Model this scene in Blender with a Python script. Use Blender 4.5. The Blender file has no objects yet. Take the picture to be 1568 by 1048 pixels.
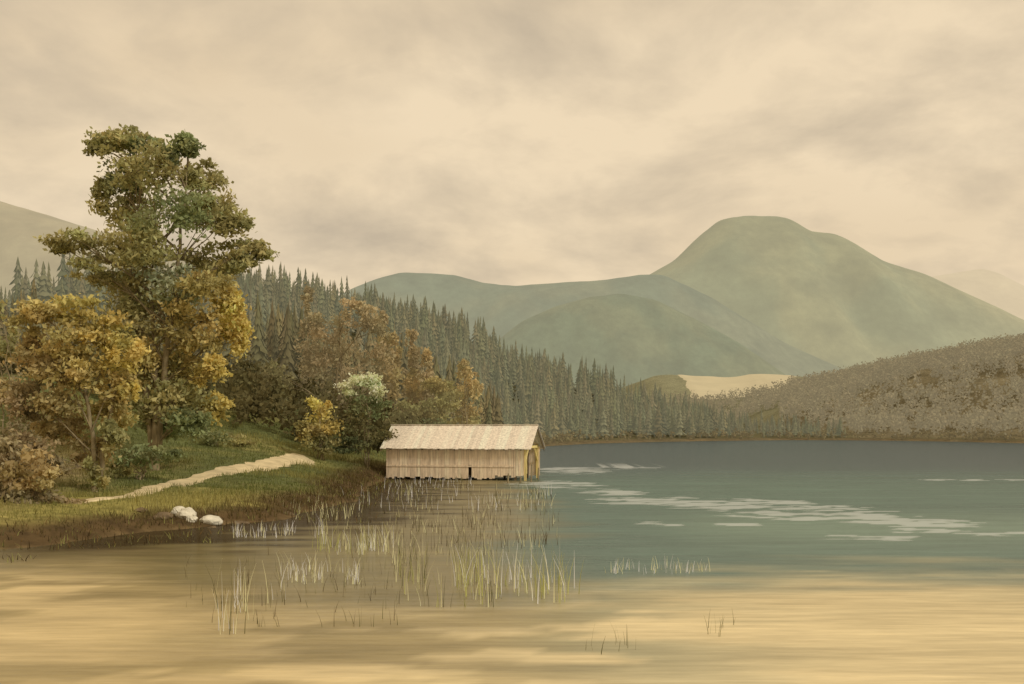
import bpy, math, random
import numpy as np
from mathutils import Vector
rng=np.random.default_rng(7); random.seed(7)
sc=bpy.context.scene
F=1681.0; EYE=4.0

# ---------------------------------------------------------------- helpers
def lin(r,g,b,k=1.0):
    o=[]
    for v in (r,g,b):
        v/=255.0
        v=v/12.92 if v<=.04045 else ((v+.055)/1.055)**2.4
        o.append(min(v*k,.9))
    return np.array(o)
def S(t):
    t=np.clip(t,0,1); return t*t*(3-2*t)
def vnoise(x,y,seed=0):
    xi=np.floor(x); yi=np.floor(y); fx=x-xi; fy=y-yi
    fx=fx*fx*(3-2*fx); fy=fy*fy*(3-2*fy)
    def h(a,b):
        v=np.sin(a*127.1+b*311.7+seed*74.7)*43758.5453
        return v-np.floor(v)
    return (h(xi,yi)*(1-fx)+h(xi+1,yi)*fx)*(1-fy)+(h(xi,yi+1)*(1-fx)+h(xi+1,yi+1)*fx)*fy
def fbm(x,y,o=4,seed=0):
    s=0;a=.5;t=0
    for i in range(o):
        s=s+a*vnoise(x*2**i+i*13.1,y*2**i+i*7.7,seed+i); t+=a; a*=.5
    return s/t
def link(ob,parent=None):
    sc.collection.objects.link(ob)
    if parent: ob.parent=parent
    return ob
def mk(name,v,f,mat,col=None,parent=None,smooth=False,attrs=None):
    me=bpy.data.meshes.new(name)
    me.from_pydata(np.asarray(v).tolist(),[],f if isinstance(f,list) else f.tolist())
    if col is not None:
        c=me.color_attributes.new("Col",'FLOAT_COLOR','POINT')
        a=np.ones((len(v),4),dtype=np.float32); a[:,:3]=col
        c.data.foreach_set('color',a.ravel())
    if attrs:
        for k,val in attrs.items():
            at=me.attributes.new(k,'FLOAT','POINT'); at.data.foreach_set('value',np.asarray(val,dtype=np.float32).ravel())
    if smooth: me.polygons.foreach_set('use_smooth',[True]*len(me.polygons))
    me.materials.append(mat); me.update()
    return link(bpy.data.objects.new(name,me),parent)
def empty(name,loc=(0,0,0)):
    e=bpy.data.objects.new(name,None); e.location=loc; e.empty_display_size=.5
    return link(e)
def grid(xs,ys):
    X,Y=np.meshgrid(xs,ys); nx=len(xs); ny=len(ys)
    i=np.arange(nx*ny).reshape(ny,nx)
    f=np.stack([i[:-1,:-1],i[:-1,1:],i[1:,1:],i[1:,:-1]],-1).reshape(-1,4)
    return X.ravel(),Y.ravel(),f

# ---------------------------------------------------------------- materials
def newmat(name):
    m=bpy.data.materials.new(name); m.use_nodes=True
    try: m.cycles.emission_sampling='NONE'
    except Exception: pass
    nt=m.node_tree; nt.nodes.clear()
    return m,nt,nt.nodes.new('ShaderNodeOutputMaterial')
def mixc(nt,typ,fac,a,b):
    n=nt.nodes.new('ShaderNodeMix'); n.data_type='RGBA'; n.blend_type=typ
    for sock,val in ((n.inputs[0],fac),(n.inputs[6],a),(n.inputs[7],b)):
        if isinstance(val,bpy.types.NodeSocket): nt.links.new(val,sock)
        else: sock.default_value=val
    return n.outputs[2]
def noise(nt,scale,detail=5,stretch=(1,1,1),rough=.6,dist=0):
    tc=nt.nodes.new('ShaderNodeTexCoord'); mp=nt.nodes.new('ShaderNodeMapping'); mp.inputs['Scale'].default_value=stretch
    nt.links.new(tc.outputs['Object'],mp.inputs[0])
    n=nt.nodes.new('ShaderNodeTexNoise'); n.inputs['Scale'].default_value=scale; n.inputs['Detail'].default_value=detail
    n.inputs['Roughness'].default_value=rough; n.inputs['Distortion'].default_value=dist
    nt.links.new(mp.outputs[0],n.inputs['Vector']); return n.outputs['Fac']
def maprange(nt,s,a,b,c,d):
    n=nt.nodes.new('ShaderNodeMapRange'); nt.links.new(s,n.inputs[0])
    for i,v in enumerate((a,b,c,d)): n.inputs[i+1].default_value=v
    return n.outputs[0]
def gray(nt,s):
    n=nt.nodes.new('ShaderNodeCombineColor')
    for i in range(3): nt.links.new(s,n.inputs[i])
    return n.outputs[0]
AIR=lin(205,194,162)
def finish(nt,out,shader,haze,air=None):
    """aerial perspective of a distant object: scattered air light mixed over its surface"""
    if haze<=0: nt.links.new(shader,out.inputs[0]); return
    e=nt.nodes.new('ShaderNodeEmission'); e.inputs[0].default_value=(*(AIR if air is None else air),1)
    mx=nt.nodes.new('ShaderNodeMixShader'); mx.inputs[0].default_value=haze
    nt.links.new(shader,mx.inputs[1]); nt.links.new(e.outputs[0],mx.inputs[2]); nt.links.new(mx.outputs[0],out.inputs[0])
def matcol(name,scale=1.0,stretch=(1,1,1),lo=.7,hi=1.3,bump=0.0,bscale=None,rough=.9,flat=None,scale2=None,haze=0,air=None):
    m,nt,out=newmat(name)
    if flat is None:
        a=nt.nodes.new('ShaderNodeAttribute'); a.attribute_name='Col'; base=a.outputs['Color']
    else:
        r=nt.nodes.new('ShaderNodeRGB'); r.outputs[0].default_value=(*flat,1); base=r.outputs[0]
    f=noise(nt,scale,6,stretch); c=mixc(nt,'MULTIPLY',1.0,base,gray(nt,maprange(nt,f,.3,.7,lo,hi)))
    if scale2:
        f2=noise(nt,scale2,4,stretch); c=mixc(nt,'MULTIPLY',1.0,c,gray(nt,maprange(nt,f2,.3,.7,.85,1.15)))
    p=nt.nodes.new('ShaderNodeBsdfPrincipled'); nt.links.new(c,p.inputs['Base Color'])
    p.inputs['Roughness'].default_value=rough; p.inputs['Specular IOR Level'].default_value=.12
    if bump:
        b=nt.nodes.new('ShaderNodeBump'); b.inputs['Strength'].default_value=bump; b.inputs['Distance'].default_value=.1 if bscale is None else bscale
        nt.links.new(f,b.inputs['Height']); nt.links.new(b.outputs[0],p.inputs['Normal'])
    finish(nt,out,p.outputs[0],haze,air); return m
def leafmat(name,tr=.35,haze=0,air=None):
    m,nt,out=newmat(name)
    a=nt.nodes.new('ShaderNodeAttribute'); a.attribute_name='Col'
    d=nt.nodes.new('ShaderNodeBsdfDiffuse'); nt.links.new(a.outputs['Color'],d.inputs[0]); res=d.outputs[0]
    if tr>0:
        t=nt.nodes.new('ShaderNodeBsdfTranslucent'); mx=nt.nodes.new('ShaderNodeMixShader'); mx.inputs[0].default_value=tr
        nt.links.new(a.outputs['Color'],t.inputs[0]); nt.links.new(d.outputs[0],mx.inputs[1]); nt.links.new(t.outputs[0],mx.inputs[2]); res=mx.outputs[0]
    finish(nt,out,res,haze,air); return m
M_ground=matcol('ground_soil_grass',1.3,(1,1,1),.6,1.4,.5,.12,scale2=.12)
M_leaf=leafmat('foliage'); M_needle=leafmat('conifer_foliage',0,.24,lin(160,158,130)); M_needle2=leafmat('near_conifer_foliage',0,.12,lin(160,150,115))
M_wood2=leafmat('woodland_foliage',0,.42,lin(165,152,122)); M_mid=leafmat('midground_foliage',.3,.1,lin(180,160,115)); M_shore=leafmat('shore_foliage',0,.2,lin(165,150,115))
M_bark=matcol('bark',5,(1,1,.25),.6,1.4,.6,.05,flat=lin(140,127,98))
M_wood=matcol('weathered_boards',7,(1,1,.15),.7,1.2,.3,.02)
M_stone=matcol('pale_stone',3,(1,1,1),.7,1.15,.6,.08,flat=lin(218,212,190))
M_path=matcol('dirt_path',1.2,(1,1,1),.75,1.2,.4,.05,flat=lin(212,196,156))
M_reed=leafmat('reed_blades',.3)

# ---------------------------------------------------------------- terrain
LAND=np.array([(-9000,15),(-60,27),(-25,32),(-16.5,36),(-15.1,40.5),(-12.9,43.5),(-10.8,46.5),(-9.2,53),(-9,60),(-9.6,70),(-10,80),
 (-9.6,86),(-7,92),(-2,98),(0,115),(3,160),(7,235),(20,275),(39,305),(60,330),(88,352),(110,345),(123,322),(129,285),(142,262),(300,235),(9000,200),(9000,9000),(-9000,9000)],float)
def sdist(x,y):
    wob=(fbm(x*.35,y*.35,3,5)-.5)*2.2
    d=np.full(x.shape,1e18); ins=np.zeros(x.shape,bool); n=len(LAND)
    for i in range(n):
        a=LAND[i]; b=LAND[(i+1)%n]; e=b-a
        t=np.clip(((x-a[0])*e[0]+(y-a[1])*e[1])/(e@e),0,1)
        d=np.minimum(d,(x-a[0]-t*e[0])**2+(y-a[1]-t*e[1])**2)
        if a[1]!=b[1]:
            c=((a[1]>y)!=(b[1]>y))&(x<(b[0]-a[0])*(y-a[1])/(b[1]-a[1])+a[0]); ins^=c
    return np.sqrt(d)*np.where(ins,1,-1)+wob
RX=[-600,-250,-177,-130,-94,-51,-10,31,62,90,103,113,125,162,183,213,233,400,900]
RZ=[30,8,8,18,34,31,24,16,7,3.5,1,2,10,23,26,33,37,58,80]
def height(x,y,sd=None):
    if sd is None: sd=sdist(x,y)
    s=np.clip(sd,0,60)
    z=.55*(1-np.exp(-s/1.3))+.03*s
    z=z+.23*np.minimum(s,30)*S((y-55)/40)*S((-x-2)/10)
    R=np.interp(x,RX,RZ)*S((sd-5)/110)*np.where(x>80,S((y-75)/120),S((y-75)/290))
    Fd=36*S((y-560)/180)*S((x-40)/60)
    z=z+np.maximum(R,Fd)
    z=z+(fbm(x*.25,y*.25,3,2)-.5)*.5*S(s/3)+(fbm(x*.03,y*.03,3,9)-.5)*6*S((y-150)/100)*S(s/60)
    return np.where(sd>0,z,-.04+np.maximum(sd*.12,-2.5))
def geo(a,b,n): return list(np.geomspace(a,b,n))
ys=[-300,-100]+list(np.arange(-20,125,.7))+list(np.arange(125,450,4.5))+geo(455,8500,32)
xs=[-v for v in geo(150,8500,22)][::-1]+list(np.arange(-145,-41,4))+list(np.arange(-41,20,.7))+list(np.arange(22,260,4))+geo(265,8500,20)
X,Y,f=grid(np.array(xs),np.array(ys)); SD=sdist(X,Y); Z=height(X,Y,SD)
n1=fbm(X*.18,Y*.18,4,3)[:,None]; n2=fbm(X*.5,Y*.5,4,13)[:,None]
def blend(c,c2,m): return c*(1-m)+c2*m
col=blend(np.tile(lin(98,104,62,1.0),(len(X),1)),lin(130,126,76),S((n1-.45)/.2))
yb=(S((12.5-SD)/4)*S((58-Y)/8)*S((X+24)/5))[:,None]
col=blend(col,lin(160,150,84,1.0),yb*.7)
lf=(S((-X-17-(Y-40)*.16)/6)*S((75-Y)/10))[:,None]; col=blend(col,lin(150,130,92),lf*.8*S((n2-.2)/.3))
m=(S((3.8-SD)/2.6)*(SD>-50)*(Y<130))[:,None]; col=blend(col,lin(84,66,44),m*S((n2-.12)/.22)*.95)
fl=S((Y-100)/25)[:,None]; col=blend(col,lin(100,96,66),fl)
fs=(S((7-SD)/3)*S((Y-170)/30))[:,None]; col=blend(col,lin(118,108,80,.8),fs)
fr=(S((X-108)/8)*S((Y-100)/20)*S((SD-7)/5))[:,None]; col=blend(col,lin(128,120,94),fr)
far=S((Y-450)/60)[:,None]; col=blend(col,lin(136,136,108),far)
uw=(SD<0)[:,None]; col=np.where(uw,lin(120,102,70),col)
ground=mk('ground',np.stack([X,Y,Z],1),f,M_ground,col,smooth=True)

from mathutils.bvhtree import BVHTree
bvh=BVHTree.FromObject(ground,bpy.context.evaluated_depsgraph_get())
def gz(x,y):
    h=bvh.ray_cast(Vector((x,y,400)),Vector((0,0,-1)))
    return h[0].z if h[0] else 0.0
PATH=[(-18.6,46.5),(-18.1,49),(-18.0,52.5),(-18.2,57),(-18.2,62),(-17.7,67),(-16.9,72),(-16.0,77),(-15.6,81),(-16.4,84)]
def strip(name,pts,w,mat,lift=.04,sub=8):
    pts=np.array(pts,float); t=np.linspace(0,len(pts)-1,(len(pts)-1)*sub+1)
    cx=np.interp(t,range(len(pts)),pts[:,0]); cy=np.interp(t,range(len(pts)),pts[:,1]); ww=np.interp(t,range(len(pts)),w)
    k=np.ones(5)/5
    cx=np.convolve(np.pad(cx,2,'edge'),k,'valid'); cy=np.convolve(np.pad(cy,2,'edge'),k,'valid')
    dx=np.gradient(cx); dy=np.gradient(cy); L=np.hypot(dx,dy)+1e-6
    v=[]; nc=9
    for i in range(len(cx)):
        jl=.75+.5*random.random()
        for j in range(nc):
            o=(j/(nc-1)-.5)*ww[i]*jl; x=cx[i]-dy[i]/L[i]*o; y=cy[i]+dx[i]/L[i]*o
            v.append((x,y,gz(x,y)+lift-(.08 if j in(0,nc-1) else 0)))
    fs=[(i*nc+j,i*nc+j+1,(i+1)*nc+j+1,(i+1)*nc+j) for i in range(len(cx)-1) for j in range(nc-1)]
    return mk(name,v,fs,mat,smooth=True)
strip('dirt_path',PATH,[.5,.9,1.2,1.5,1.7,1.9,2.2,2.7,2.6,1.0],M_path)
fx,fy,ff=grid(np.linspace(104,190,60),np.linspace(650,752,40))
fz=np.array([gz(a,b) for a,b in zip(fx,fy)])+.6-2.2*S((np.abs((fx-147)/43)-.8)/.2+(fbm(fx*.08,fy*.08,3,4)-.5)*1.2)
mk('stubble_field',np.stack([fx,fy,fz],1),ff,matcol('stubble',.08,(1,1,1),.9,1.1,flat=lin(208,196,158,.85),haze=.35,air=lin(215,198,158)),smooth=True)

# ---------------------------------------------------------------- lake
lx=[-v for v in geo(32,9000,20)][::-1]+list(np.arange(-31,52,.36))+geo(53,9000,30)
ly=[-400,-100,-20]+list(np.arange(2,110,.42))+geo(111,8900,40)
X,Y,f=grid(np.array(lx),np.array(ly))
sdw=sdist(X,Y)
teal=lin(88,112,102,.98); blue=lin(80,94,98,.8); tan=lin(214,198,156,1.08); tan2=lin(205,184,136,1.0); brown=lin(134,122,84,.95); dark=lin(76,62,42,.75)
nx=fbm(X*.10,Y*.30,4,21); nf=fbm(X*.35,Y*1.1,4,22); ng=fbm(X*.9,Y*1.6,3,23)
c=np.tile(teal,(len(X),1))
c=blend(c,blue,S((Y-70)/50)[:,None])
c=blend(c,lin(118,140,124,1.0),(S((1-np.abs(Y-44)/13))*S((X-4)/6)*.8)[:,None])
br=(S((3.2-X+(nx-.5)*6)/5)*S((110-Y)/20))[:,None]; c=blend(c,brown,br)  # brown puts the trees' dark reflection, with mud, into the water colour
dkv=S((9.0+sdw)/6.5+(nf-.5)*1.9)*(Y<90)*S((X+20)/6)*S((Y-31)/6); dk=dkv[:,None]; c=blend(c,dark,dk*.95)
edge=27.5-5*S((4-X)/5)+(nx-.5)*10+(nf-.5)*6+9*S((-5-X)/8)
shv=S((edge+5-Y)/10); sh=shv[:,None]
streak=S((nf-.47)/.12)*S((Y-11)/9)*S((7-X)/7)
c=blend(c,blend(tan,tan2,S((2-X)/8)[:,None]*.8),sh*(1-.62*streak[:,None]))
matte=np.maximum(shv*.85,dkv*.55)
RIP=[(875,720,50,5),(960,714,42,3.5),(850,742,60,5),(935,754,40,6),(1000,766,90,7),(1070,772,60,6),(1170,776,100,13),(1262,778,60,6),(1330,787,52,5),(1015,800,36,4),
     (1125,803,30,3),(1230,794,40,4),(1400,801,85,7),(1370,824,80,4),(1520,816,70,4),(1430,812,60,4),(1480,735,90,1.2)]
ruf=np.zeros(len(X))
for (u,v,ru,rv) in RIP:
    yc=EYE*F/(v-655); xc=(u-784)/F*yc; rx=ru/F*yc; ry=rv*yc*yc/(EYE*F)
    q=1-((X-xc)/rx)**2-((Y-yc)/ry)**2
    ruf=np.maximum(ruf,S((q+(nf-.5)*2.6+(ng-.5)*4.2-.1)/.6)*(q>-1.4))
W,nt,out=newmat('lake_water')
a=nt.nodes.new('ShaderNodeAttribute'); a.attribute_name='Col'
r=nt.nodes.new('ShaderNodeAttribute'); r.attribute_name='ruffle'
ma=nt.nodes.new('ShaderNodeAttribute'); ma.attribute_name='shallow'
st=noise(nt,.9,6,(.2,1,1),.65)
cc=mixc(nt,'MULTIPLY',1.0,a.outputs['Color'],gray(nt,maprange(nt,st,.3,.7,.8,1.18)))
st2=noise(nt,.22,4,(.1,1,1),.6); cc=mixc(nt,'MULTIPLY',1.0,cc,gray(nt,maprange(nt,st2,.3,.7,.86,1.12)))
st3=noise(nt,4.0,4,(.15,1,1),.6); cc=mixc(nt,'MULTIPLY',1.0,cc,gray(nt,maprange(nt,st3,.3,.7,.88,1.12)))
d=nt.nodes.new('ShaderNodeBsdfDiffuse'); g=nt.nodes.new('ShaderNodeBsdfGlossy'); mx=nt.nodes.new('ShaderNodeMixShader')
nt.links.new(cc,d.inputs[0]); g.inputs['Color'].default_value=(.86,.93,.97,1)
nt.links.new(maprange(nt,r.outputs['Fac'],0,1,.14,.5),g.inputs['Roughness'])
fac=maprange(nt,r.outputs['Fac'],0,1,.27,.6)
mm=nt.nodes.new('ShaderNodeMath'); mm.operation='MULTIPLY'; nt.links.new(fac,mm.inputs[0]); nt.links.new(maprange(nt,ma.outputs['Fac'],0,1,1,.2),mm.inputs[1])
nt.links.new(mm.outputs[0],mx.inputs[0])
w=noise(nt,3.0,5,(.3,1,1),.7); b=nt.nodes.new('ShaderNodeBump'); b.inputs['Strength'].default_value=.55; b.inputs['Distance'].default_value=.1
nt.links.new(w,b.inputs['Height']); nt.links.new(b.outputs[0],g.inputs['Normal'])
nt.links.new(d.outputs[0],mx.inputs[1]); nt.links.new(g.outputs[0],mx.inputs[2]); nt.links.new(mx.outputs[0],out.inputs[0])
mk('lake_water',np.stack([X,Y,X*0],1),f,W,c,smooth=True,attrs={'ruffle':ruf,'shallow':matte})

# ---------------------------------------------------------------- mountains
def mountain(name,Yc,Wd,prof,c1,c2,seed,haze,nx=260,ny=120,amp=.1,c3=None,air=None):
    k=Yc/F; px=np.array([p[0] for p in prof],float); pz=np.array([p[1] for p in prof],float)
    wx=(px-784)*k; wz=EYE+(655-pz)*k
    x=np.linspace(wx[0],wx[-1],nx); y=np.linspace(Yc-Wd,Yc+Wd,ny)
    P1=np.interp(x,wx,wz); kk=np.hanning(9); kk/=kk.sum(); P1=np.convolve(np.pad(P1,4,'edge'),kk,'valid')
    X,Y,f=grid(x,y); t=(Y-Yc)/Wd; P=np.interp(X,x,P1)
    sc_=1/(Wd*.28); warp=fbm(X*sc_*.6,Y*sc_*.6,2,seed+3)*1.6
    rid=fbm(X*sc_*1.2+warp,Y*sc_*.3+warp,3,seed)
    sh=np.cos(np.clip(np.abs(t),0,1)*math.pi/2)**1.7
    Z=P*sh*(1+amp*(rid-.58)*2*S((np.abs(t)-.14)*2.6))+P*.01*(fbm(X*sc_*5,Y*sc_*5,3,seed)-.5)-4
    n=fbm(X*sc_*1.6,Y*sc_*1.2,5,seed+8)[:,None]
    col=blend(np.tile(c1,(len(X),1)),c2,S((n-.38)/.24))
    if c3 is not None: col=blend(col,c3[0],c3[1](X,Y,Z)[:,None])
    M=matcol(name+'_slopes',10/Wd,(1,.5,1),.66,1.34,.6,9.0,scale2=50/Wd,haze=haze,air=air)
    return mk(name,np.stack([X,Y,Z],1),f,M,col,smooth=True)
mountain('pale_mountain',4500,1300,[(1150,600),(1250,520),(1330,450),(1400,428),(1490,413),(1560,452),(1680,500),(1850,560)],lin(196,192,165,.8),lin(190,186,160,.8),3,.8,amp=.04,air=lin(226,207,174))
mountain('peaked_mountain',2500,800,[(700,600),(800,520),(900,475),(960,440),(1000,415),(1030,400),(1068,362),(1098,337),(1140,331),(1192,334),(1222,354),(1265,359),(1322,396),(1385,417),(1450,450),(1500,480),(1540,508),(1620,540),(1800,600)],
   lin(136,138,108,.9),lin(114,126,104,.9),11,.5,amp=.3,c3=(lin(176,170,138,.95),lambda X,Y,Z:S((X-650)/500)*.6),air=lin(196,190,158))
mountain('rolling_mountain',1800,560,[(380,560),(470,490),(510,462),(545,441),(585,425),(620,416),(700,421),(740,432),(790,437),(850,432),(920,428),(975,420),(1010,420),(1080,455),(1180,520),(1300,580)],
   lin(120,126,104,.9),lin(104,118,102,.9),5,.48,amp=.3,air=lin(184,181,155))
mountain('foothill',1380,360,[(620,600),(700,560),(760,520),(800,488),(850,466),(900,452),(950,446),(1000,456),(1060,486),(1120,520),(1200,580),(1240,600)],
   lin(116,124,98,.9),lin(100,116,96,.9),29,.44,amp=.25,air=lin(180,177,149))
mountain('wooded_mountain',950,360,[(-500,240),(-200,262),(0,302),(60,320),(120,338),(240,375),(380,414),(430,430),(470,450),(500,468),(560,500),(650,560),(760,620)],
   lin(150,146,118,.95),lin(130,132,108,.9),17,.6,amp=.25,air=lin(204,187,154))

# ---------------------------------------------------------------- foliage machinery
def leaves(cent,size,cols,asp=1.8):
    n=len(cent)
    a=rng.normal(size=(n,3)); a/=np.linalg.norm(a,axis=1)[:,None]
    b=rng.normal(size=(n,3)); b=np.cross(a,b); b/=np.linalg.norm(b,axis=1)[:,None]
    s=size[:,None]
    v=np.stack([cent-a*s*asp*.5,cent+b*s*.5+a*s*.1,cent+a*s*asp*.5,cent-b*s*.5-a*s*.1],1).reshape(-1,3)
    f=np.arange(4*n).reshape(n,4)
    return v,f,np.repeat(cols,4,axis=0)
def tube(path,rad,ns=7):
    path=np.array(path,float); v=[]; f=[]
    for i,p in enumerate(path):
        d=path[min(i+1,len(path)-1)]-path[max(i-1,0)]; d/=np.linalg.norm(d)+1e-9
        u=np.cross(d,[.3,1,.1]); u/=np.linalg.norm(u); w=np.cross(d,u)
        for k in range(ns):
            an=2*math.pi*k/ns; v.append(p+(u*math.cos(an)+w*math.sin(an))*rad[i])
    for i in range(len(path)-1):
        for k in range(ns):
            f.append((i*ns+k,i*ns+(k+1)%ns,(i+1)*ns+(k+1)%ns,(i+1)*ns+k))
    return v,f
def tree(name,bx,by,clumps,trunks,leaf=.22,dens=90,subs=13,depth=.8,sub_s=.3,rtr=.22,limbs=True,mat=None):
    """clumps: (x_off, height, rx, rz, colour, density factor) metres in tree space"""
    base=gz(bx,by); root=empty(name,(bx,by,base))
    V=[];C=[];SZ=[]
    tv=[];tf=[]
    def add(p,r):
        v,f=tube(p,r); o=len(tv); tv.extend(v); tf.extend([tuple(i+o for i in q) for q in f])
    for tr in trunks:
        pts=np.array(tr,float)
        t=np.linspace(0,len(pts)-1,14); P=np.stack([np.interp(t,range(len(pts)),pts[:,i]) for i in range(3)],1)
        P[1:-1,:2]+=rng.normal(0,.07,(12,2)); add(P,np.linspace(rtr,rtr*.15,14)*np.where(t==0,1.4,1))
    for (cx,ch,rx,rz,c0,dn) in clumps:
        cy=rng.uniform(-1,1)*depth*min(rx*1.6,3.5)
        C0=np.array([cx,cy,ch])
        if limbs:
            tr=np.array(random.choice(trunks),float)
            hz0=max(tr[0][2]+.5,ch-.3*rz-.55*abs(cx-np.interp(ch,tr[:,2],tr[:,0]))-.6)
            hz0=min(hz0,tr[-1][2]); s0=np.array([np.interp(hz0,tr[:,2],tr[:,0]),np.interp(hz0,tr[:,2],tr[:,1]),hz0])
            e=C0+np.array([0,0,rz*.5]); mid=(s0+e)/2+np.array([0,0,.25])+rng.normal(0,.15,3)
            add([s0,(s0+mid)/2+rng.normal(0,.06,3),mid,(mid+e)/2+rng.normal(0,.1,3),e],[rtr*.35,rtr*.28,rtr*.2,rtr*.13,rtr*.05])
            for _ in range(4):
                e2=C0+rng.normal(0,.5,3)*np.array([rx,rx,rz]); add([mid,(mid+e2)/2+rng.normal(0,.12,3),e2],[rtr*.16,rtr*.1,rtr*.03])
        k=max(3,int(subs*dn))
        d=rng.normal(size=(k,3)); d/=np.linalg.norm(d,axis=1)[:,None]
        rr=rng.uniform(.35,1.05,(k,1))**.6
        sub=C0+d*rr*np.array([rx,max(rx*.9,.5),rz])
        for q in sub:
            m=int(dens*rng.uniform(.4,1.4)); ss=sub_s*rng.uniform(.6,1.3)
            p=q+rng.normal(0,1,(m,3))*np.array([rx*ss,rx*ss,rz*ss*.75])
            V.append(p); tone=rng.uniform(.72,1.28)
            cc=np.tile(c0,(m,1))*tone*rng.uniform(.85,1.15,(m,1)); cc[:,0]*=rng.uniform(.93,1.07); C.append(np.clip(cc,0,.85))
            SZ.append(leaf*rng.uniform(.6,1.3,m))
    v,f,c=leaves(np.concatenate(V),np.concatenate(SZ),np.concatenate(C))
    if trunks: mk('trunk_and_limbs',tv,tf,M_bark,parent=root,smooth=True)
    mk('crown_foliage',v,f,mat or M_leaf,c,parent=root)
    return root
def conv(cl,s,cx,base):     # sketch units -> metres above the tree foot
    return [((u-cx)/s,(655-v)/s+EYE-base,ru/s,rv/s,c,dn) for (u,v,ru,rv,c,dn) in cl]

OL=lin(138,134,92,1.75); GR=lin(122,128,90,1.6); YE=lin(180,166,102,1.6); YB=lin(160,148,98,1.6); OR=lin(152,138,98,1.6); BR=lin(142,130,100,1.55); GB=lin(148,154,126,1.6)
# tall tree
bx,by=-21.5,66.0; s=F/by; b0=gz(bx,by)
cl=[(190,206,42,18,OL,1),(155,232,18,14,OL,.6),(152,290,18,28,OL,.7),(222,222,22,16,GR,.7),(288,232,24,18,GR,.9),(302,268,30,24,OL,1),(240,268,46,34,OL,1.2),(190,262,32,28,GR,1),(185,318,42,34,OL,1.2),(262,256,12,14,GB,.6),
(318,312,32,30,OL,1.1),(348,345,32,24,OL,1),(272,330,52,38,GR,1.2),(378,383,24,18,OL,.9),(355,398,22,16,OL,.8),(125,374,34,14,OL,.8),(95,383,14,9,OL,.5),(178,382,46,26,OL,1.1),(240,385,52,34,OL,1.2),(312,390,42,28,OL,1.1),
(150,422,30,20,OL,.7),(200,438,44,32,OL,1.1),(270,440,44,30,GB,1),(325,440,36,24,YB,1),(352,472,25,28,YE,1),(346,515,25,30,YE,1),(235,485,48,36,OL,1.1),(298,495,40,36,YB,1.1),(190,495,26,34,OL,.9),
(290,545,42,38,YB,1.1),(328,575,22,30,YE*.9,.9),(250,565,44,40,OL,1.2),(215,555,30,38,YB,.9),(318,625,24,20,YE*.85,.9),(275,615,42,30,OL,1.1),(225,615,36,30,OL,1),(290,645,34,20,GR,.9),(235,655,30,18,GR,.8)]
tree('tall_broadleaf_tree',bx,by,conv(cl,s,(bx/by*F+784),b0),
 [[(0,0,-.3),(.2,0,5),(-.3,.2,11),(-1.0,.3,18)],[(.1,.1,1.2),(.9,-.3,7),(1.6,-.3,13),(2.0,-.2,18)],[(-.1,.1,.8),(-.8,.4,6),(-1.5,.3,10)]],leaf=.18,dens=80,subs=17,rtr=.24,sub_s=.26)
# amber tree at the left
bx,by=-20.5,54.0; b0=gz(bx,by); s=F/by
cl=[(115,476,46,18,YE*.8,1),(70,490,32,24,YB,1),(160,510,32,28,YE*.8,1),(110,520,44,28,YB,1),(40,530,20,26,OR,.7),(190,545,24,32,YE*.85,.8),(70,560,40,28,OR,1),(130,568,40,30,YB,1),(175,600,26,26,YB,.8),(100,610,44,28,OR,1),
(45,610,30,28,BR,.8),(150,640,34,28,YB,.8),(198,600,12,24,YE,.5),(80,660,38,24,OR,.9),(130,690,32,22,OR,.7),(170,665,20,22,OL,.6),(95,712,28,18,BR,.6),(150,720,16,22,OL,.5)]
tree('amber_broadleaf_tree',bx,by,conv(cl,s,(bx/by*F+784),b0),[[(0,0,-.3),(-.2,0,3),(-.6,.2,6),(-.9,.1,9)],[(.05,.1,.3),(.6,.2,3.5),(.9,.1,7)]],leaf=.155,dens=85,subs=15,rtr=.15,sub_s=.26)
def bush(name,px,Yd,cl,leaf=.16,dens=65,subs=12,rtr=.07,**k):
    bx=(px-784)/F*Yd; b0=gz(bx,Yd); s=F/Yd
    cc=conv(cl,s,px,b0); top=max(c[1] for c in cc)
    return tree(name,bx,Yd,cc,[[(0,0,-.2),(.05,0,top*.5),(0,.1,top)],[(.1,.1,-.2),(.3,0,top*.7)],[(-.1,0,-.2),(-.35,0,top*.7)]],leaf=leaf,dens=dens,subs=subs,rtr=rtr,sub_s=.25,**k)
bush('russet_shrub',28,47,[(20,690,36,30,BR,1),(60,720,36,24,OR,1),(10,740,34,24,BR,1),(50,765,40,18,BR,1),(100,770,34,12,BR,.8),(-30,700,40,50,BR,1)])
bush('russet_shrub',10,62,[(0,640,50,40,OL*.9,1),(50,660,40,30,BR,1),(-30,560,50,50,BR,1),(20,600,30,30,OR,1),(4,520,20,30,OL,.8),(-10,480,20,20,OL,.8)])
bush('green_shrub',215,60,[(205,700,34,14,GR,1),(250,695,30,12,GR*.9,.8),(175,715,20,14,OL,.8)],dens=50)
bush('undergrowth_shrub',330,80,[(290,655,26,14,GR,1),(330,668,24,10,GR*.85,1),(360,675,20,8,OL,.8)],dens=40)
bush('yellow_shrub',490,84,[(485,628,18,20,YE,1),(500,650,22,18,YE*.8,1),(475,660,16,20,YB*.8,1),(495,678,24,14,OL*.7,1)])
bush('silver_green_shrub',562,86,[(542,590,20,14,GB*1.5,1),(572,590,14,20,GB*1.6,1),(560,620,30,20,GR*.7,1.2),(550,655,28,24,OL*.45,1.2),(575,668,24,20,OL*.42,1),(540,680,26,12,GR*.5,1)])
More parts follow.
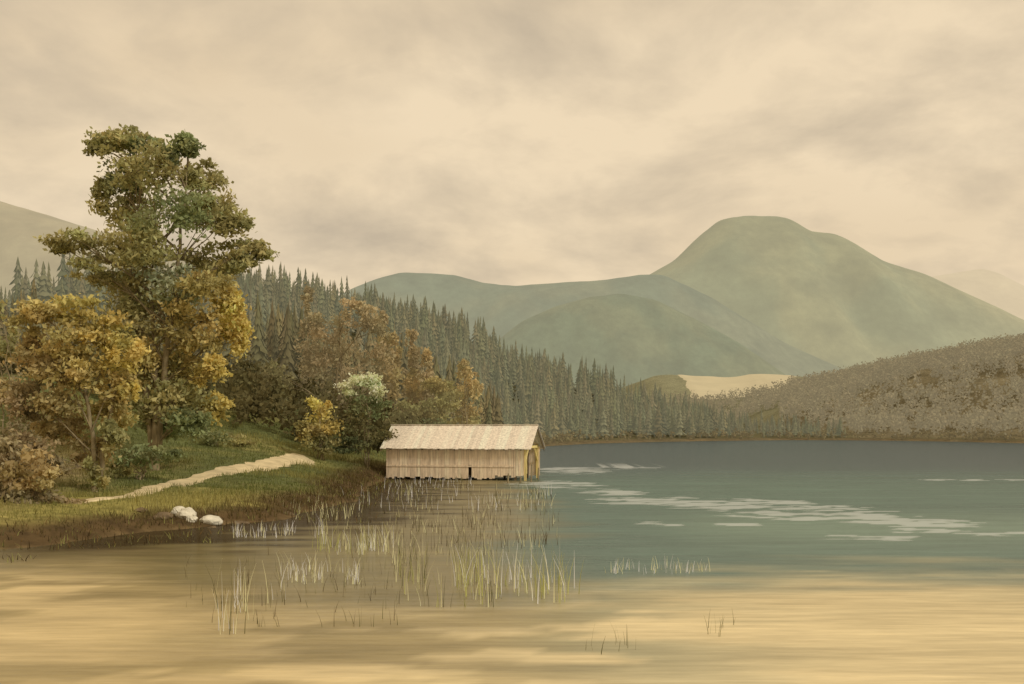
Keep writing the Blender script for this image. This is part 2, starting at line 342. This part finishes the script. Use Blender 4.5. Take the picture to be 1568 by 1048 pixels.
bush('autumn_broadleaf_tree',520,105,[(500,500,22,24,BR,1),(545,480,24,18,BR*1.1,1),(572,505,18,24,BR,1),(520,545,36,30,BR*.95,1),(570,550,26,30,BR,1),(480,560,24,40,BR*.8,1),(500,610,36,32,OL*.55,1),(560,600,34,34,BR*.7,1),(595,600,20,40,OR*.8,.8),(430,600,24,50,OL*.55,1),(420,650,40,20,OL*.55,1)],leaf=.23,dens=65,rtr=.16,mat=M_mid)
bush('autumn_broadleaf_tree',604,112,[(580,490,10,16,BR*1.1,1),(592,520,13,20,OR,1),(603,550,15,24,OR*.9,1),(612,590,18,28,BR,1)],leaf=.22,dens=55,rtr=.1,mat=M_mid)
bush('slender_poplar_tree',632,108,[(630,524,8,18,BR*1.15,.9),(633,555,11,22,BR*1.1,1),(632,590,15,26,OR*.95,1),(634,625,18,24,BR,1)],leaf=.22,dens=55,rtr=.1,mat=M_mid)
bush('slender_poplar_tree',470,125,[(472,462,8,22,BR*.95,.9),(470,505,13,30,BR*.85,1),(470,560,17,32,BR*.8,1)],leaf=.26,dens=55,rtr=.12,mat=M_mid)
bush('slender_poplar_tree',655,106,[(652,550,8,18,OR,.9),(654,580,11,22,BR,1),(655,615,14,24,BR*.9,1)],leaf=.22,dens=50,rtr=.1,mat=M_mid)
bush('amber_poplar_tree',712,100,[(710,566,13,14,OR*1.2,1),(718,590,15,22,OR*1.15,1),(715,620,18,24,OR,1),(705,645,22,16,OL,1),(690,610,18,20,OL,.9)],leaf=.19,dens=60,rtr=.1,mat=M_mid)
bush('olive_shrub',655,98,[(665,590,16,10,YB*.8,1),(640,625,26,18,OL*.7,1),(672,625,22,22,OL*.8,1),(615,645,24,16,OL*.5,1),(660,655,32,12,GR*.5,1)],leaf=.19,mat=M_mid)

# ---------------------------------------------------------------- conifer forest (one mesh)
def conifers(name,pts,hts,c0,seed,levels=9,br=6,wid=.17,mat=M_needle):
    V=[];Fc=[];C=[]; o=0; R=np.random.default_rng(seed)
    for (x,y,z),h in zip(pts,hts):
        tone=c0*R.uniform(.65,1.25)*np.array([R.uniform(.92,1.18),1,R.uniform(.9,1.1)])
        r0=h*wid*R.uniform(.7,1.5); lean=R.normal(0,.02,2)
        for l in range(levels):
            t=(l+.3)/levels; zc=z+h*(.1+.9*t); r=r0*(1-t)**.85*R.uniform(.8,1.2)+.08
            a0=R.uniform(0,6.28)
            for k in range(br):
                a=a0+6.283*k/br+R.uniform(-.25,.25); rr=r*R.uniform(.6,1.25); da=.5
                tx=x+lean[0]*h*t; ty=y+lean[1]*h*t
                V+= [(tx,ty,zc+h*.11),(tx+rr*math.cos(a-da)*.75,ty+rr*math.sin(a-da)*.75,zc-h*.015),(tx+rr*math.cos(a),ty+rr*math.sin(a),zc-h*.05),(tx+rr*math.cos(a+da)*.75,ty+rr*math.sin(a+da)*.75,zc-h*.015)]
                Fc.append((o,o+1,o+2,o+3)); o+=4
                C+= [tone]*4
        V+=[(x-.12,y,z-.3),(x+.12,y,z-.3),(x+.05,y,z+h*.3),(x-.05,y,z+h*.3)]; Fc.append((o,o+1,o+2,o+3)); o+=4; C+=[tone*.7]*4
    return mk(name,V,Fc,mat,np.clip(np.array(C),0,.8))
def scatter(n,x0,x1,y0,y1,test,seed):
    R=np.random.default_rng(seed); x=R.uniform(x0,x1,n); y=R.uniform(y0,y1,n); sd=sdist(x,y)
    k=test(x,y,sd); x=x[k];y=y[k]
    return [(a,b,gz(a,b)) for a,b in zip(x,y)]
R=np.random.default_rng(4)
p=scatter(4000,-190,108,215,430,lambda x,y,sd:(sd>7)&(x<112)&(x/y>-.5),31)
h=[R.choice([R.uniform(6,10),R.uniform(9,14)])*(0.62 if q[0]>70 else 1)*(.75+.25*min(1,(q[2])/12))*(.7 if q[0]<-110 else 1) for q in p]
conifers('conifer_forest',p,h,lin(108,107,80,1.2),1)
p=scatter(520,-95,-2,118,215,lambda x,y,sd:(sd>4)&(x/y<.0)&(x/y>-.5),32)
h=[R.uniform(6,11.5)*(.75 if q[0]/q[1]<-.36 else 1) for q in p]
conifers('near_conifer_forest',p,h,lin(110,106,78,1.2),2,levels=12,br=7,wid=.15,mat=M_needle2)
def canopy(name,pts,hts,c0,k=34,leaf=1.0,seed=3,mat=None,var=.15,tv=.15):
    R=np.random.default_rng(seed); V=[];C=[];SZ=[]
    for (x,y,z),h in zip(pts,hts):
        d=R.normal(size=(k,3)); d/=np.linalg.norm(d,axis=1)[:,None]; d*=R.uniform(.4,1,(k,1))
        V.append(np.array([x,y,z+h*.55])+d*np.array([h*.3,h*.3,h*.5])); 
        t=R.uniform(1-tv,1+tv); C.append(np.tile(c0*t,(k,1))*R.uniform(1-var,1+var,(k,1))*np.array([R.uniform(.95,1.05),1,1])); SZ.append(R.uniform(.6,1.3,k)*leaf)
    v,f,c=leaves(np.concatenate(V),np.concatenate(SZ),np.clip(np.concatenate(C),0,.8),asp=1.4); return mk(name,v,f,mat or M_leaf,c)
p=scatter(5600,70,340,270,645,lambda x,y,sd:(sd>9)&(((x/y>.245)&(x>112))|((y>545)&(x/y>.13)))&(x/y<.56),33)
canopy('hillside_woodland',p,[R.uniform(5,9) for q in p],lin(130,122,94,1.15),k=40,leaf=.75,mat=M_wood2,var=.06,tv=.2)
p=scatter(3200,0,150,230,400,lambda x,y,sd:(sd>.8)&(sd<10),34)
canopy('shoreline_scrub',p,[R.uniform(.8,3.0) for q in p],lin(122,112,78,1.0),k=16,leaf=.5,seed=8,mat=M_shore)
p=scatter(600,-60,-8,88,125,lambda x,y,sd:(sd>3),35)
canopy('woodland_edge_scrub',p,[R.uniform(1.5,4) for q in p],lin(106,100,68,1.1),k=50,leaf=.34,seed=9)

# ---------------------------------------------------------------- boathouse
bh=empty('wooden_boathouse'); th=math.radians(-13)
bh.location=(-9.75,85.0,0); bh.rotation_euler=(0,0,th)
L=11.1; D=4.6; WH=2.62; RH=4.1
class Part:
    def __init__(s): s.v=[];s.f=[];s.c=[]
    def box(s,x0,x1,y0,y1,z0,z1,c,sk=None):
        o=len(s.v); P=[(x0,y0,z0),(x1,y0,z0),(x1,y1,z0),(x0,y1,z0),(x0,y0,z1),(x1,y0,z1),(x1,y1,z1),(x0,y1,z1)]
        if sk: P=[sk(q) for q in P]
        s.v+=P; s.c+=[c]*8
        s.f+=[tuple(o+i for i in q) for q in ((0,3,2,1),(4,5,6,7),(0,1,5,4),(1,2,6,5),(2,3,7,6),(3,0,4,7))]
    def done(s,name): return mk(name,s.v,s.f,M_wood,np.clip(np.array(s.c),0,.85),parent=bh)
WL=lin(198,180,154,1.5); WD=lin(120,104,80,1.0); RO=lin(226,214,194,1.15); YW=lin(212,192,128,1.3)
p_=Part(); x=0
while x<L-.05:
    w_=random.uniform(.16,.24); w_=min(w_,L-x); lo=.16+random.uniform(-.1,.08)+(.15 if x>8.5 else 0)
    t=random.uniform(.82,1.1)
    if 6.6<x+w_/2<6.9: lo=1.15          # low slot beside the plank door
    p_.box(x+.008,x+w_-.008,0,.035,lo,WH-.25,WL*t); x+=w_
p_.done('front_boards')
p_=Part()
x=0
while x<L: p_.box(x+.01,x+.21,D-.035,D,.2,WH-.1,WL*random.uniform(.7,.95)); x+=.22
y=.05
while y<D-.1:
    top=WH+(RH-.15-WH)*(1-abs(y+.1-D/2)/(D/2)); 
    p_.box(0,.035,y,y+.2,.2,top,WL*random.uniform(.7,1)); 
    p_.box(L-.9,L-.865,y,y+.2,.35 if y>1.6 else 1.25,top,YW*random.uniform(.7,1.05)); y+=.22
p_.done('end_and_back_boards')
p_=Part()
for xx in (0.08,2.8,5.6,8.3,L-.95): 
    for yy in (.1,D-.2): p_.box(xx,xx+.16,yy,yy+.16,-1.2,WH-.02,WD*.8)
for yy in (-.02,D-.14): p_.box(L-.16,L,yy,yy+.16,-1.2,WH+.05,YW*.9)
p_.box(L-.13,L-.03,D/2-.07,D/2+.07,WH+.15,RH-.25,YW)
p_.box(L-.15,L-.02,.14,D-.14,WH-.2,WH-.02,YW)
p_.box(-.05,L+.05,-.1,-.004,WH-.24,WH-.06,WD*.75)  # beam under the eave, eave shadow put into its dark tone
p_.box(.02,L-.9,-.05,-.004,1.0,1.12,WL*.9)
for sg in (0,1):
    y0=.14 if sg==0 else D-.14; y1=1.1 if sg==0 else D-1.1
    n=len(p_.v)
    p_.v+=[(L-.12,y0,WH-1.25),(L-.04,y0,WH-1.25),(L-.04,y0,WH-1.1),(L-.12,y0,WH-1.1),(L-.12,y1,WH-.35),(L-.04,y1,WH-.35),(L-.04,y1,WH-.205),(L-.12,y1,WH-.205)]
    p_.c+=[YW]*8; p_.f+=[tuple(n+i for i in q) for q in ((0,3,2,1),(4,5,6,7),(0,1,5,4),(1,2,6,5),(2,3,7,6),(3,0,4,7))]
p_.box(6.5,6.95,.3,.34,.2,1.3,WD*.25)  # near-black sheet behind the slot, darkness of the gap put into its colour
p_.box(.1,L-1,.1,D-.1,.32,.38,WD*.5)
p_.done('frame_and_posts')
p_=Part(); ov=.45; pitch=(RH-WH)/(D/2)
def roofpt(q):
    x,yy,zz=q; return (x,yy,RH-abs(yy-D/2)*pitch+zz)
x=-.35
while x<L+.4:
    w_=random.uniform(.2,.3); t=random.uniform(.84,1.06); j=random.uniform(-.05,.05)
    lift=random.uniform(0,.02)
    p_.box(x+.004,x+w_-.004,-ov+j,D/2-.002,.03+lift,.075+lift,RO*t,roofpt)
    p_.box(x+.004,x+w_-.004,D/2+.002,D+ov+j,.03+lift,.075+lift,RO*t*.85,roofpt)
    x+=w_
p_.box(-.4,L+.45,D/2-.1,D/2+.1,.105,.15,RO*.85,lambda q:(q[0],q[1],RH+q[2]))
p_.done('roof_boards')
p_=Part()
for xx in (-.3,L+.33):
    p_.box(xx,xx+.06,-ov,D/2-.002,-.16,.026,WD,roofpt); p_.box(xx,xx+.06,D/2+.002,D+ov,-.16,.026,WD,roofpt)
for xx in np.linspace(.4,L-.4,9):
    p_.box(xx,xx+.1,-ov+.1,D/2-.002,-.12,.02,WD*.8,roofpt)
p_.done('bargeboards_and_rafters')
p_=[];fq=[]
for (x,y,hh) in [(1.4,80.5,1.3),(-.3,78.8,.7),(2.0,84.5,.9),(.6,79.4,.45)]:
    v,f=tube([(x,y,-1),(x+.02,y,hh*.5),(x+.05,y,hh)],[.07,.06,.05]); o=len(p_); p_+=v; fq+=[tuple(i+o for i in q) for q in f]
mk('mooring_stakes',p_,fq,M_bark)

# ---------------------------------------------------------------- blades: reeds & grass
def blades(name,pts,hts,wid,cols,bend=.35,mat=M_reed,seg=3):
    n=len(pts); P=np.array(pts,float); H=np.array(hts,float)
    az=rng.uniform(0,6.28,n); bd=rng.uniform(0,bend,n)*H; fa=rng.uniform(0,6.28,n)
    dx=np.cos(az)*bd; dy=np.sin(az)*bd; wx=np.cos(fa)*wid*.5; wy=np.sin(fa)*wid*.5*.6
    wx=np.where(np.abs(wx)<wid*.2,wid*.2,wx)
    V=[]
    for k in range(seg+1):
        t=k/seg; tw=1-t*.85
        cx=P[:,0]+dx*t*t; cy=P[:,1]+dy*t*t; cz=P[:,2]+H*t*(1-.12*t*(bd/H))
        V.append(np.stack([cx-wx*tw,cy-wy*tw,cz],1)); V.append(np.stack([cx+wx*tw,cy+wy*tw,cz],1))
    V=np.stack(V,1).reshape(-1,3); m=2*(seg+1); b=np.arange(n)[:,None]*m
    f=np.concatenate([b+np.array([[2*k,2*k+1,2*k+3,2*k+2]]) for k in range(seg)],0)
    return mk(name,V,f,mat,np.repeat(np.clip(cols,0,.85),m,axis=0))
ST=lin(205,200,158,1.4); WH_=lin(225,220,200,1.5); YG=lin(165,165,100,1.3); DG=lin(112,108,72,1.1); DK=lin(88,74,48,1.0)
def reeds(u0,u1,v0,v1,n,h,pal,w=.03,clus=10):
    q=rng.uniform(0,1,(clus,2)); id=rng.integers(0,clus,n); 
    u=u0+(u1-u0)*np.clip(q[id,0]+rng.normal(0,.05,n),-.05,1.05); v=v0+(v1-v0)*np.clip(q[id,1]+rng.normal(0,.12,n),0,1)
    Yd=EYE*F/(v-655); Xd=(u-784)/F*Yd
    pal=np.array(pal); c=pal[rng.integers(0,len(pal),n)]*rng.uniform(.75,1.15,(n,1))
    blades('reeds',np.stack([Xd,Yd,Xd*0-.1],1),h*rng.uniform(.3,1.1,n)+.1,w,c)
reeds(335,440,905,972,60,.95,[WH_,ST,DG],w=.02,clus=14)
reeds(350,455,812,824,90,.45,[WH_,WH_,ST],clus=14)
reeds(480,600,818,850,150,.8,[WH_,ST,YG],w=.026,clus=18)
reeds(415,560,872,895,100,.55,[WH_,ST],w=.024,clus=18)
reeds(600,760,850,930,170,.8,[YG,ST,DG,DG],w=.02,clus=34)
reeds(690,880,885,925,120,1.15,[YG,YG,ST,WH_],w=.028,clus=26)
reeds(935,1080,868,880,70,.4,[WH_,WH_,ST],w=.026,clus=12)
reeds(540,830,748,782,380,.75,[ST,DG,WH_,DG,DK],w=.035,clus=60)
reeds(430,560,775,800,180,.6,[DG,ST,DK],w=.035,clus=30)
reeds(540,840,785,850,420,.5,[DG,DK,ST,DK],w=.026,clus=90)
reeds(300,600,850,960,160,.4,[DG,DK],w=.018,clus=60)
reeds(1075,1130,955,975,12,.4,[DG],w=.015,clus=5)
reeds(895,990,975,1010,14,.4,[DG],w=.012,clus=7)
reeds(600,740,735,748,90,.6,[WH_,DG],w=.045,clus=20)
n=44000; x=rng.uniform(-32,-4,n); y=rng.uniform(32,92,n); sd=sdist(x,y); dn=fbm(x*.5,y*1.0,3,55)
k=(sd>-4.5*S((dn-.5)/.2)-.8)&(sd<2.2)&(dn>.38)&(x/y>-.5)&(rng.uniform(0,1,n)<.55); x=x[k];y=y[k];sd=sd[k]
z=np.array([max(gz(a,b),-.05) for a,b in zip(x,y)])
pal=np.array([DK*.7,DK*.9,DG*.8,lin(120,98,62,1.0),DK*.6,YG*.7])
blades('shore_sedge',np.stack([x,y,z-.05],1),rng.uniform(.1,.4,len(x)),.05,pal[rng.integers(0,6,len(x))],bend=.8,seg=2)
n=46000; x=rng.uniform(-36,-8,n); y=rng.uniform(38,98,n); sd=sdist(x,y); k=(sd>.25)&(x/y>-.5); x=x[k];y=y[k];sd=sd[k]
z=np.array([gz(a,b) for a,b in zip(x,y)])
nn=fbm(x*.22,y*.22,3,40)[:,None]
c=blend(np.tile(lin(106,112,64,1.15),(len(x),1)),lin(158,150,92,1.15),np.clip(S((nn-.45)/.2)*.6+(S((9-sd)/5)*S((56-y)/8))[:,None]*.6,0,1))
c=blend(c,lin(100,84,56),(S((3.6-sd)/2.4))[:,None]*.85)*rng.uniform(.65,1.25,(len(x),1))
c=blend(c,lin(148,128,90),(S((-x-18-(y-40)*.16)/5)*S((75-y)/10))[:,None]*.7)
pp=np.array(PATH)
dd=np.full(len(x),9.)
for a,b in zip(pp[:-1],pp[1:]):
    e=b-a;t=np.clip(((x-a[0])*e[0]+(y-a[1])*e[1])/(e@e),0,1); dd=np.minimum(dd,np.hypot(x-a[0]-t*e[0],y-a[1]-t*e[1]))
k=dd>.6+.4*S((y-60)/15)
blades('meadow_grass',np.stack([x,y,z-.03],1)[k],(rng.uniform(.08,.28,len(x))*(1+.7*(nn[:,0]>.55)))[k],.05,c[k],bend=.6,seg=2)

# ---------------------------------------------------------------- boulders
import bmesh
from mathutils import noise as mn
def boulder(x,y,r,sx=1,sz=.7,mat=M_stone,name='boulder'):
    bm=bmesh.new(); bmesh.ops.create_icosphere(bm,subdivisions=3,radius=r); sd_=random.random()*50
    for v in bm.verts:
        k=1+.35*mn.noise(v.co*(1.3/r)+Vector((sd_,0,0)))+.12*mn.noise(v.co*(4/r)+Vector((0,sd_,0)))
        v.co=Vector((v.co.x*k*sx,v.co.y*k,v.co.z*k*sz))
    me=bpy.data.meshes.new(name); bm.to_mesh(me); bm.free(); me.materials.append(mat)
    o=link(bpy.data.objects.new(name,me)); o.location=(x,y,gz(x,y)+r*sz*.35); o.rotation_euler=(0,0,random.random()*6)
M_dst=matcol('dark_stone',3,(1,1,1),.6,1.3,.6,.08,flat=lin(120,104,80))
for (x,y,r,sx) in [(-13.4,45.2,.4,1.0),(-13.9,45.8,.3,1.1),(-12.3,44.9,.34,1.3),(-13.0,44.6,.2,1.2)]: boulder(x,y,r,sx)
for (x,y,r) in [(-14.2,44.6,.34),(-11.3,45.7,.28),(-15.4,45.6,.25),(-10.2,50,.22),(-12.0,44.0,.2)]: boulder(x,y,r,1.3,.5,M_dst)

# ---------------------------------------------------------------- sky & sun
EL=math.radians(38); AZ=math.radians(128)
w=bpy.data.worlds.new("World"); sc.world=w; w.use_nodes=True; nt=w.node_tree; nt.nodes.clear()
out=nt.nodes.new('ShaderNodeOutputWorld')
sky=nt.nodes.new('ShaderNodeTexSky'); sky.sky_type='NISHITA'; sky.sun_disc=False; sky.sun_elevation=EL; sky.sun_rotation=AZ; sky.dust_density=3
b1=nt.nodes.new('ShaderNodeBackground'); b1.inputs[1].default_value=.1; nt.links.new(sky.outputs[0],b1.inputs[0])
tc=nt.nodes.new('ShaderNodeTexCoord'); sep=nt.nodes.new('ShaderNodeSeparateXYZ'); nt.links.new(tc.outputs['Generated'],sep.inputs[0])
def mth(op,a,b=None):
    n=nt.nodes.new('ShaderNodeMath'); n.operation=op
    for i,v in enumerate((a,b)):
        if v is None: continue
        if isinstance(v,(int,float)): n.inputs[i].default_value=v
        else: nt.links.new(v,n.inputs[i])
    return n.outputs[0]
zz=mth('ADD',mth('MAXIMUM',sep.outputs[2],0.0),.32)
cv=nt.nodes.new('ShaderNodeCombineXYZ'); nt.links.new(mth('DIVIDE',sep.outputs[0],zz),cv.inputs[0]); nt.links.new(mth('DIVIDE',sep.outputs[1],zz),cv.inputs[1])
def wn(scale,det,rough,dist,off):
    mp=nt.nodes.new('ShaderNodeMapping'); mp.inputs['Location'].default_value=off; nt.links.new(cv.outputs[0],mp.inputs[0])
    n=nt.nodes.new('ShaderNodeTexNoise'); n.inputs['Scale'].default_value=scale; n.inputs['Detail'].default_value=det; n.inputs['Roughness'].default_value=rough; n.inputs['Distortion'].default_value=dist
    nt.links.new(mp.outputs[0],n.inputs['Vector']); return n.outputs['Fac']
nA=wn(2.6,8,.56,.25,(3.1,1.7,0)); nB=wn(.9,4,.5,.2,(7.3,2.2,0)); nC=wn(5.5,6,.55,.3,(1.3,5.1,0))
c1=lin(243,221,186); c2=lin(190,174,150); c3=lin(216,192,156)
m2=mixc(nt,'MIX',maprange(nt,nB,.38,.66,0,.75),(*c1,1),(*c3,1))
m3=mixc(nt,'MIX',maprange(nt,nC,.5,.7,0,.3),m2,(*c2,1))
m1=mixc(nt,'MIX',maprange(nt,nA,.46,.7,0,.8),m3,(*c2,1))
b2=nt.nodes.new('ShaderNodeBackground'); b2.inputs[1].default_value=1.0; nt.links.new(m1,b2.inputs[0])
mx=nt.nodes.new('ShaderNodeMixShader'); mx.inputs[0].default_value=.95
nt.links.new(b1.outputs[0],mx.inputs[1]); nt.links.new(b2.outputs[0],mx.inputs[2]); nt.links.new(mx.outputs[0],out.inputs[0])
sl=bpy.data.lights.new('sun','SUN'); sl.energy=1.5; sl.angle=math.radians(10); sl.color=(1,.96,.9)
so=link(bpy.data.objects.new('sun',sl)); so.location=(60,-60,90)
dirv=Vector((math.sin(AZ)*math.cos(EL),math.cos(AZ)*math.cos(EL),math.sin(EL)))
so.rotation_euler=(-dirv).to_track_quat('-Z','Y').to_euler()

# ---------------------------------------------------------------- camera
cd=bpy.data.cameras.new('camera'); co=link(bpy.data.objects.new('camera',cd)); co.location=(0,0,EYE); co.rotation_euler=(math.pi/2,0,0)
cd.sensor_width=36; cd.lens=36*F/1568; cd.shift_y=131/1568; cd.clip_end=20000; cd.clip_start=.1
sc.camera=co
sc.view_settings.view_transform='Standard'; sc.view_settings.look='None'; sc.view_settings.exposure=0
